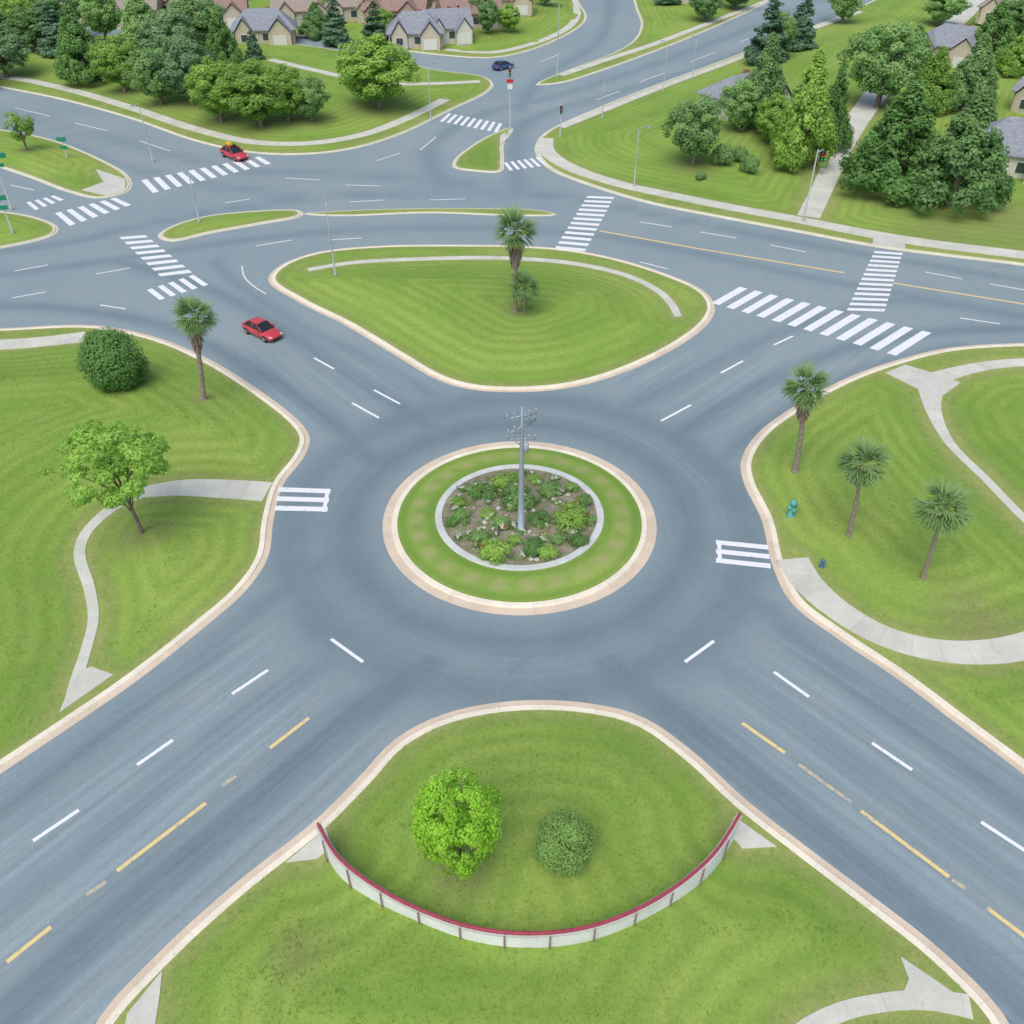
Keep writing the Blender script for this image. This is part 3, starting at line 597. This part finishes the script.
# ---------------------------------------------------------------- grass tufts
V=[];T=[]
for L,(x0,x1,y0,y1),dens in zip(LAWNS[:4],[(-60,-12,22,86),(12,60,22,84),(-26,28,14,39),(-30,24,66,112)],[10,10,20,5]):
    n=int((x1-x0)*(y1-y0)*dens); q=np.stack([rng.uniform(x0,x1,n),rng.uniform(y0,y1,n)],1)
    q=q[np.abs(q[:,0])<.66*(q[:,1]*cp+CH*sp)*1.0]
    q=q[inside(q,L['poly'])]; z,e,dp=lawn_fields(L,q); k=dp>.05; q=q[k];z=z[k]
    n=len(q); base=np.c_[q,z]; tt=np.clip(rng.normal(.42,.2,n)+.12*np.sin(q[:,0]*.5)*np.sin(q[:,1]*.6),0,1)
    for j in range(3):
        a=rng.uniform(0,6.28,n); w=rng.uniform(.02,.04,n); h=rng.uniform(.03,.08,n); off=rng.normal(0,.05,(n,2))
        dx=np.stack([np.cos(a)*w,np.sin(a)*w,np.zeros(n)],1); b0=base+np.c_[off,np.full(n,-.02)]
        lean=np.c_[rng.normal(0,.05,(n,2)),h+.02]
        V.append(np.stack([b0-dx,b0+dx,b0+lean],1).reshape(-1,3)); T.append(np.repeat(tt,3))
V=np.vstack(V); T=np.concatenate(T); nt_=len(V)//3
me=bpy.data.meshes.new('grass_tufts'); me.vertices.add(len(V)); me.vertices.foreach_set('co',V.ravel().astype(np.float32))
me.loops.add(len(V)); me.loops.foreach_set('vertex_index',np.arange(len(V),dtype=np.int32)); me.polygons.add(nt_)
me.polygons.foreach_set('loop_start',np.arange(0,len(V),3,dtype=np.int32)); me.update(calc_edges=True)
at=me.attributes.new('tone','FLOAT','POINT'); at.data.foreach_set('value',T.astype(np.float32)); me.materials.append(M_BLADE)
struct('grass',me,'stuff')
# ---------------------------------------------------------------- curved wall
M_WALL=conc('wall_concrete',(.80,.82,.82)); M_RED=simple('red_rail_paint',(.36,.055,.085),.2,5,.5); M_POST=simple('dark_red_steel',(.30,.20,.21),.2,5,.5,metal=.1)
wl=resample(catmull(GA([(321,846),(340,878),(380,910),(428,935),(478,951),(527,956),(580,951),(630,934),(677,906),(712,874),(736,836)]),False),.35,False)
t=unit(np.gradient(wl,axis=0)); nr=np.stack([-t[:,1],t[:,0]],1)
def sweep(c,nr,prof,mat,name):
    k=len(prof); V=[];Fc=[]
    for i in range(len(c)):
        for o_,z in prof: V.append((c[i,0]+nr[i,0]*o_,c[i,1]+nr[i,1]*o_,z))
    for i in range(len(c)-1):
        for j in range(k): Fc.append((i*k+j,(i+1)*k+j,(i+1)*k+(j+1)%k,i*k+(j+1)%k))
    Fc+= [tuple(range(k)),tuple((len(c)-1)*k+j for j in reversed(range(k)))]
    return mesh(name,V,Fc,[mat])
z0=.1
parts=[P('wall',sweep(wl,nr,[(0,z0-.3),(0,z0+1.75),(.03,z0+1.78),(.19,z0+1.78),(.22,z0+1.75),(.22,z0-.3)],M_WALL,'wall')),
 P('rail',sweep(wl,nr,[(.05,z0+1.84),(.05,z0+2.0),(.08,z0+2.02),(.15,z0+2.02),(.18,z0+2.0),(.18,z0+1.84)],M_RED,'rail')),
 P('coping',sweep(wl,nr,[(-.04,z0+1.783),(-.04,z0+1.838),(.26,z0+1.838),(.26,z0+1.783)],M_STONE,'coping'))]
pm=mesh('post',*(lambda a:(a[0],a[1]))(tubes([([(0,0,0),(0,0,2.0)],[.045,.04])],6)),[M_POST])
for i in range(3,len(wl)-2,6): parts.append(P('post',pm,(wl[i,0]-nr[i,0]*.085,wl[i,1]-nr[i,1]*.085,z0-.05)))
spawn('curved_wall',parts,(0,0,0),0,(1,1,1),'low curved pale concrete wall with dark red rail','wall')
# ---------------------------------------------------------------- boxes etc
def box(sx,sy,sz,mat,bev=0,c=(0,0,0),name='part'):
    bm=bmesh.new(); bmesh.ops.create_cube(bm,size=1)
    for v in bm.verts: v.co=Vector((v.co.x*sx+c[0],v.co.y*sy+c[1],v.co.z*sz+c[2]))
    if bev: bmesh.ops.bevel(bm,geom=list(bm.edges),offset=bev,segments=2,affect='EDGES')
    me=bpy.data.meshes.new(name); bm.to_mesh(me); bm.free(); me.materials.append(mat); return me
def tube(paths,mat,ns=8,name='part',smooth=True):
    v,f=tubes(paths,ns); return mesh(name,v,f,[mat],smooth=smooth)
M_STEEL=simple('galvanised_steel',(.33,.40,.45),.12,6,.5,.5,.2); M_LAMP=simple('lamp_glass',(.7,.7,.65),.05,5,.3)
M_GSTEEL=simple('grey_steel',(.36,.40,.41),.15,6,.5)
x,y=G(521,531,.6); hp=hgt(521,531,406,.7)
pt=[P('pole',tube([([(0,0,-.2),(0,0,.1),(0,0,.12),(0,0,hp*.3),(0,0,hp*.8),(0,0,hp)],[.4,.4,.27,.22,.14,.05])],M_STEEL,12,'pole'))]
for z_,L_,rz in [(hp*.93,1.1,.1),(hp*.85,1.35,.5),(hp*.76,1.0,-.2)]:
    arm=tube([([(-L_,0,.0),(0,0,0),(L_,0,0)],[.06,.09,.06]),([(-L_*.7,0,-.02),(0,0,-.55)],[.035,.035]),([(L_*.7,0,-.02),(0,0,-.55)],[.035,.035])],M_STEEL,6,'crossarm')
    ins=tube([([(0,0,0),(0,0,.12),(0,0,.2),(0,0,.32)],[.05,.1,.06,.09])],M_GSTEEL,8,'insulator')
    pt.append(P('crossarm',arm,(0,0,z_),(0,0,rz),[P('insulator',ins,(q*L_,0,.05)) for q in (-.95,-.5,.5,.95)]))
pt.append(P('transformer',tube([([(0,0,0),(0,0,.05),(0,0,.7),(0,0,.78)],[.12,.19,.19,.1])],M_GSTEEL,12,'transformer'),(.3,-.1,hp*.66)))
spawn('utility_pole',pt,(x,y,.6),.25,(1,1,1),'tall grey steel pole with crossarms in the garden bed','utility pole')
def lamp(u,vb,vt,rz=0,arm=1.0,label='slim grey street lamp with one short curved arm by the road'):
    x,y=G(u,vb); z=ground_z(x,y); h=hgt(u,vb,vt,z)
    pole=tube([([(0,0,-.3),(0,0,.4),(0,0,.42),(0,0,h*.5),(0,0,h-.3)],[.18,.18,.11,.09,.065])],M_GSTEEL,8,'pole')
    a=tube([([(0,0,h-.35),(arm*.2,0,h-.1),(arm*.6,0,h),(arm,0,h)],[.06,.05,.04,.04])],M_GSTEEL,6,'arm')
    hd=box(.6,.26,.12,M_GSTEEL,.04,name='lamp_head'); ln=box(.4,.2,.05,M_LAMP,.01,name='lens')
    spawn('street_lamp',[P('pole',pole),P('arm',a),P('lamp_head',hd,(arm+.25,0,h),(0,0,0),[P('lens',ln,(0,0,-.086))])],(x,y,z),rz,(1,1,1),label,'street lamp','street lamps')
lamp(200,224,172,2.4); lamp(431,122,64,.5); lamp(602,120,80,3.6); lamp(634,187,128,.3,1.2); lamp(336,280,202,2.0,.6); lamp(557,78,2,3.3); lamp(663,92,42,2.5); lamp(692,80,38,2.0); lamp(153,162,104,4.,.8)
M_SIGY=simple('signal_black',(.03,.03,.035),.2,8,.4); M_SR=simple('red_lens',(.6,.03,.03),.1,8,.3); M_SG=simple('green_sign',(.02,.25,.14),.1,8,.5); M_SW=simple('white_sign',(.75,.75,.75),.05,8,.5); M_AMB=simple('amber_lens',(.6,.3,.03),.1,8,.3); M_GL=simple('green_lens',(.03,.5,.25),.1,8,.3)
def lens(m): return tube([([(0,0,0),(0,-.06,0)],[.12,.12])],m,10,'lens')
LR,LA,LG=lens(M_SR),lens(M_AMB),lens(M_GL)
def signal(u,vb,vt,rz,label,arm=0,sign=None,head=True):
    x,y=G(u,vb); z=ground_z(x,y); h=hgt(u,vb,vt,z)
    ps=[P('pole',tube([([(0,0,-.3),(0,0,.4),(0,0,.42),(0,0,h)],[.2,.2,.11,.08])],M_GSTEEL,8,'pole'))]
    hx=[0]
    if arm: ps.append(P('arm',tube([([(0,0,h-.4),(arm,0,h-.1)],[.09,.06])],M_GSTEEL,8,'arm'))); hx=[arm*.55,arm]
    if head:
        for q in hx:
            ps.append(P('signal_head',box(.42,.3,1.15,M_SIGY,.04,name='signal_head'),(q,-.28,h-.9),(0,0,0),[P('lens',LR,(0,-.15,.36)),P('lens',LA,(0,-.15,0)),P('lens',LG,(0,-.15,-.36))]))
    if sign:
        if head:
            ps.append(P('sign_panel',box(1.1,.06,.5,sign,.01,name='sign_panel'),(0.0,-.2,h-2.2)))
            if sign is M_SR: ps.append(P('sign_panel',box(.8,.06,.8,M_SW,.01,name='sign_panel'),(0.0,-.2,h-3.1)))
        else:
            ps.append(P('sign_panel',box(1.5,.06,.6,sign,.02,name='sign_panel'),(arm*.6,-.16,h-.5)))
            ps.append(P('sign_panel',box(1.1,.06,.5,sign,.02,name='sign_panel'),(arm*.3,-.16,h-1.7)))
    n_='traffic_signal' if head else 'street_sign'
    spawn(n_,ps,(x,y,z),rz,(1,1,1),label,'traffic light' if head else 'sign','traffic lights' if head else 'street signs')
signal(510,130,66,0,'traffic signal with white and red sign on the splitter island',0,M_SR)
signal(803,222,150,.5,'traffic signal pole beside the pavement',1.0)
signal(12,210,152,.3,'street sign pole with green panels at the corner',1.4,M_SG,False)
signal(14,236,196,.2,'short pole with green sign on a small grass island',0,M_SG,False)
signal(560,138,104,.2,'pedestrian signal pole at the corner',0)
signal(68,160,138,0,'short pole with green sign on grass island',0,M_SG,False)
M_TEAL=simple('teal_paint',(.10,.38,.34),.15,5,.5); M_BLUE=simple('blue_paint',(.06,.15,.33),.15,5,.5)
def hydrant(mat): return [P('body',tube([([(0,0,-.1),(0,0,.08),(0,0,.1),(0,0,.95),(0,0,1.0),(0,0,1.06),(0,0,1.2),(0,0,1.3)],[.3,.3,.2,.2,.27,.27,.17,.05])],mat,12,'body')),
  P('outlet',tube([([(-.38,0,.7),(-.36,0,.7),(.36,0,.7),(.38,0,.7)],[.08,.12,.12,.08])],mat,10,'outlet')),P('outlet',tube([([(0,-.36,.55),(0,-.34,.55),(0,0,.55)],[.1,.15,.13])],mat,10,'outlet'))]
x,y=G(790,517); spawn('fire_hydrant',hydrant(M_TEAL),(x,y,ground_z(x,y)),.3,(1.15,1.15,1.2),'teal painted hydrant on the grass by the kerb','hydrant')
x,y=G(821,568); spawn('fire_hydrant',hydrant(M_BLUE),(x,y,ground_z(x,y)),.9,(.6,.6,.55),'small blue hydrant at the edge of the path','hydrant')
# ---------------------------------------------------------------- cars
M_GLASS=simple('car_glass',(.02,.025,.03),.1,4,.08,.6); M_TYRE=simple('tyre_rubber',(.025,.025,.025),.2,9,.8); M_RIM=simple('rim_metal',(.5,.5,.52),.1,9,.3,.5,.8)
M_HL=simple('headlight_glass',(.75,.76,.78),.05,9,.1); M_TLt=simple('taillight_red',(.4,.01,.01),.05,9,.2); M_TRIM=simple('black_trim',(.03,.03,.03),.1,9,.5)
def loft(st,mat,name):
    V=[];Fc=[];k=12
    for x,hw,zb,zt in st:
        h=(zt-zb); prof=[(-.55,0),(-.9,.04),(-1,.2),(-1,.55),(-.95,.85),(-.75,1),(.75,1),(.95,.85),(1,.55),(1,.2),(.9,.04),(.55,0)]
        V+=[(x,p*hw,zb+q*h) for p,q in prof]
    for i in range(len(st)-1):
        for j in range(k): Fc.append((i*k+j,i*k+(j+1)%k,(i+1)*k+(j+1)%k,(i+1)*k+j))
    Fc+=[tuple(range(k)),tuple((len(st)-1)*k+j for j in reversed(range(k)))]
    me=mesh(name,V,Fc,[mat],smooth=True); bm=bmesh.new(); bm.from_mesh(me); bmesh.ops.recalc_face_normals(bm,faces=bm.faces); bm.to_mesh(me); bm.free(); return me
def car(col,rack=False):
    pm,nt,b=newmat('car_paint',.3,.5); setin(nt,b.inputs['Base Color'],ramp(nt,noise(nt,2),[(.3,tuple(c*.9 for c in col)),(.7,col)])); b.inputs['Coat Weight'].default_value=.6
    body=loft([(-2.25,.68,.45,.82),(-2.15,.82,.32,.93),(-1.7,.88,.24,.98),(-.8,.9,.2,.96),(.5,.9,.2,.95),(1.2,.89,.2,.9),(1.8,.86,.22,.8),(2.15,.78,.3,.68),(2.28,.62,.36,.6)],pm,'body')
    def green(x0,x1,h0,X0,X1,h1,z0,z1,mat,name):
        V=[(x0,-h0,z0),(x1,-h0,z0),(x1,h0,z0),(x0,h0,z0),(X0,-h1,z1),(X1,-h1,z1),(X1,h1,z1),(X0,h1,z1)]
        me=mesh(name,V,[(0,1,2,3)[::-1],(4,5,6,7),(0,1,5,4),(1,2,6,5),(2,3,7,6),(3,0,4,7)],[mat]); bm=bmesh.new(); bm.from_mesh(me); bmesh.ops.bevel(bm,geom=list(bm.edges),offset=.05,segments=2,affect='EDGES'); bm.to_mesh(me); bm.free(); return me
    ps=[P('body',body),P('window',green(-1.85,1.15,.82,-1.2,.2,.64,.88,1.42,M_GLASS,'window')),P('roof',green(-1.2,.16,.62,-1.05,.05,.52,1.39,1.48,pm,'roof'))]
    for sx in (-1,1):
        for pi,(xa,xb) in enumerate([(-1.5,-1.22),(.34,1.06),(-.42,-.42)]):
            zt=1.40
            ps.append(P('pillar',tube([([(xa if pi!=0 else -1.78,sx*.82,.93),(xb if pi==2 else (.24 if pi==1 else -1.22),sx*.655,zt)] if pi!=1 else [(1.08,sx*.81,.93),(.24,sx*.655,zt)],[.045,.04])],pm,6,'pillar')))
        ps.append(P('wing_mirror',box(.16,.2,.13,pm,.03,name='wing_mirror'),(.72,sx*.96,1.0)))
        ps.append(P('headlight',box(.22,.3,.13,M_HL,.03,name='headlight'),(2.13,sx*.6,.62)))
        ps.append(P('taillight',box(.12,.3,.15,M_TLt,.03,name='taillight'),(-2.2,sx*.6,.78)))
        for wx in (-1.38,1.38):
            ty=tube([([(0,-.12,0),(0,-.1,0),(0,.1,0),(0,.12,0)],[.28,.34,.34,.28])],M_TYRE,18,'wheel',False)
            rm=tube([([(0,-.02,0),(0,.02,0)],[.21,.2])],M_RIM,10,'rim',False)
            ps.append(P('wheel',ty,(wx,sx*.81,.34),(0,0,0),[P('rim',rm,(0,sx*.115,0))]))
    ps.append(P('bumper',box(.1,1.1,.14,M_TRIM,.03,name='bumper'),(2.24,0,.4)))
    if rack:
        ps.append(P('roof_rack',box(1.2,1.0,.05,M_TRIM,.01,name='roof_rack'),(-.45,0,1.54)))
        ps.append(P('luggage',box(.9,.55,.42,simple('yellow_bag',(.85,.45,.05),.2,4,.7),.08,name='luggage'),(-.35,-.26,1.78)))
        ps.append(P('luggage',box(.8,.45,.35,simple('green_bag',(.25,.42,.12),.2,4,.7),.08,name='luggage'),(-.5,.27,1.74)))
    return ps
def heading(a,b_):
    A=G(*a);B=G(*b_); return math.atan2(B[1]-A[1],B[0]-A[0])
x,y=G(263,335); spawn('car',car((.60,.05,.06)),(x,y,.0),heading((243,322),(284,341)),(1.05,1.05,1.05),'red sedan driving towards the roundabout on grey asphalt','car','cars on the road')
x,y=G(235,158); spawn('car',car((.58,.05,.08),True),(x,y,.0),heading((220,148),(250,160)),(1.2,1.2,1.2),'red car with luggage on its roof beside a crosswalk','car','cars on the road')
x,y=G(503,69); spawn('car',car((.05,.09,.22)),(x,y,.0),heading((492,71),(514,66)),(1.15,1.15,1.15),'dark blue car on the side street','car','cars on the road')
# ---------------------------------------------------------------- houses
def house(w,d,h,rh,roof,wall,hip=True):
    M_R=simple('roof_shingle',roof,.25,3,.9,bmp=.3); M_W=simple('siding',wall,.08,3,.8); M_T=simple('white_trim',(.7,.7,.68),.05,3,.6); M_WG=simple('window_glass',(.05,.07,.09),.1,3,.1,.6)
    o=.6
    V=[(-w/2,-d/2,-.3),(w/2,-d/2,-.3),(w/2,d/2,-.3),(-w/2,d/2,-.3),(-w/2,-d/2,h),(w/2,-d/2,h),(w/2,d/2,h),(-w/2,d/2,h)]
    Fc=[(0,1,5,4),(1,2,6,5),(2,3,7,6),(3,0,4,7)]
    if not hip:
        V+=[(-w/2,0,h+rh*.92),(w/2,0,h+rh*.92)]; Fc+= [(4,8,7)[::-1],(5,6,9)]
    wl_=mesh('wall',V,Fc,[M_W])
    i_=w/2+o-(d/2 if hip else 0)
    RV=[(-w/2-o,-d/2-o,h-.15),(w/2+o,-d/2-o,h-.15),(w/2+o,d/2+o,h-.15),(-w/2-o,d/2+o,h-.15),(-i_,0,h+rh),(i_,0,h+rh)]
    RV+=[(x,y,z+.2) for x,y,z in RV[:4]]
    RF=[(6,7,5,4),(8,9,4,5),(7,8,5),(9,6,4),(0,1,7,6),(1,2,8,7),(2,3,9,8),(3,0,6,9),(3,2,1,0)]
    rf=mesh('roof',RV,RF,[M_R])
    ch=box(.8,.8,1.8,simple('brick',(.30,.14,.10),.2,6,.9),.02,name='chimney')
    ps=[P('wall',wl_),P('roof',rf,(0,0,0),(0,0,0),[P('chimney',ch,(w*.1,d*.1,h+rh*.8))])]
    win=box(1.5,.1,1.4,M_WG,name='window'); fr=box(1.8,.06,1.7,M_T,name='frame')
    for st in range(max(1,int(h//2.7))):
        for q in np.linspace(-w*.42,w*.04,3):
            if st==0 and abs(q+w*.127)<.5: continue
            for sy in (-1,1): ps.append(P('window',win,(q,sy*(d/2+.05),1.6+2.8*st),(0,0,0),[P('frame',fr,(0,-sy*.035,0))]))
    for sx in (-1,1):
        ps.append(P('window',win,(sx*(w/2+.05),0,1.6),(0,0,math.pi/2),[P('frame',fr,(0,sx*.035,0))]))
    ps.append(P('door',box(1.1,.12,2.1,M_T,.02,name='door'),(-w*.127,-d/2-.05,1.05)))
    ww=w*.36
    for gi,(gx,gd) in enumerate([(w*.27,2.4),(-w*.3,1.2)]):
        wg=ww if gi==0 else ww*.8
        GV=[(-wg/2,-gd,-.3),(wg/2,-gd,-.3),(wg/2,0,-.3),(-wg/2,0,-.3),(-wg/2,-gd,h-.25),(wg/2,-gd,h-.25),(wg/2,0,h-.25),(-wg/2,0,h-.25),(0,-gd,h+rh*.62)]
        ps.append(P('gabled_wing',mesh('gabled_wing',GV,[(0,1,5,4),(1,2,6,5),(3,0,4,7),(4,5,8)],[M_W]),(gx,-d/2+.02,0)))
        PR=[(-wg/2-.4,-gd-.4,h-.35),(0,-gd-.4,h+rh*.72),(0,d*.35,h+rh*.72),(-wg/2-.4,d*.35,h-.35),(wg/2+.4,-gd-.4,h-.35),(wg/2+.4,d*.35,h-.35)]
        ps.append(P('gable_roof',mesh('gable_roof',PR,[(0,1,2,3),(1,4,5,2)],[M_R]),(gx,-d/2+.02,0)))
        if gi==0: ps.append(P('garage_door',box(3.0,.1,2.2,M_T,.02,name='garage_door'),(gx,-d/2-gd-.05,1.1)))
        else: ps.append(P('window',win,(gx,-d/2-gd-.03,1.6),(0,0,0),[P('frame',fr,(0,.03,0))]))
    return ps
G1=(.27,.29,.33);R1=(.31,.21,.18);B1=(.33,.28,.24);WB=(.58,.50,.40);WW=(.66,.63,.57);WR=(.45,.33,.27)
HL_=[(266,41,14,8,3.0,3.8,G1,WB,True,.15),(416,46,12,8,3.0,3.8,G1,WB,True,.1),(447,42,10,8,3.0,3.4,G1,WW,False,.3),(470,30,14,8,3.2,3,R1,WB,False,.3),(398,27,15,8,3.2,3.4,R1,WR,False,-.1),(352,24,14,8,3.2,3.2,B1,WB,False,.2),(305,26,14,8,3.2,3,B1,WB,False,.2),
 (130,24,16,9,3.4,3.2,B1,WB,False,.1),(22,26,16,9,3.4,3.4,R1,WR,True,.1),(72,22,15,9,3.2,3,B1,WB,False,-.1),(222,26,13,8,3.2,3,R1,WB,False,.2),
 (1014,176,15,10,3.2,3.8,G1,WW,True,-.5),(738,118,12,8,3.2,3,G1,WW,True,.6),(950,62,15,10,3.4,3.4,G1,WB,True,-.7),(1060,120,14,10,3.2,3.2,G1,WB,False,-.9),(1010,26,15,10,3.4,3,B1,WB,True,-.6),(440,14,15,8,3.4,3,R1,WR,False,.1),(505,16,14,8,3.2,3,R1,WB,False,.1),(375,14,15,8,3.4,3,B1,WR,False,-.2),(170,18,14,8,3.4,3,R1,WB,True,.1),(690,4,15,9,3.4,3,G1,WB,True,-.3)]
RN={G1:'grey',R1:'red-brown',B1:'brown'}
for u,v,w,d,h,rh,rc,wc,hip,rz in HL_:
    x,y=G(u,v); spawn('house',house(w,d,h,rh,rc,wc,hip),(x,y,ground_z(x,y)),rz,(1,1,1),'suburban house with %s %s roof among trees'%(RN[rc],'hipped' if hip else 'gabled'),'house','suburban houses')
# ---------------------------------------------------------------- camera, world, light
cam=bpy.data.cameras.new('camera'); co=bpy.data.objects.new('camera',cam); COL.objects.link(co); scene.camera=co
co.location=(0,0,CH); co.rotation_euler=(math.pi/2-PT,0,0); cam.sensor_width=36; cam.lens=36*F/1024; cam.clip_end=8000; cam.clip_start=.5
w=bpy.data.worlds.new('World'); scene.world=w; w.use_nodes=True; nt=w.node_tree; bg=nt.nodes['Background']
sky=nt.nodes.new('ShaderNodeTexSky'); sky.sky_type='NISHITA'; sky.sun_disc=False; sky.sun_elevation=math.radians(58); sky.sun_rotation=math.radians(200); sky.dust_density=3; sky.air_density=1
nt.links.new(sky.outputs[0],bg.inputs[0]); bg.inputs[1].default_value=.15
sl=bpy.data.lights.new('sun','SUN'); sl.energy=1.8; sl.angle=math.radians(50); sl.color=(1,.96,.9); so=bpy.data.objects.new('sun',sl); COL.objects.link(so)
so.rotation_euler=(math.radians(32),0,math.radians(-20))
scene.view_settings.view_transform='Standard'; scene.view_settings.look='None'; scene.view_settings.exposure=0
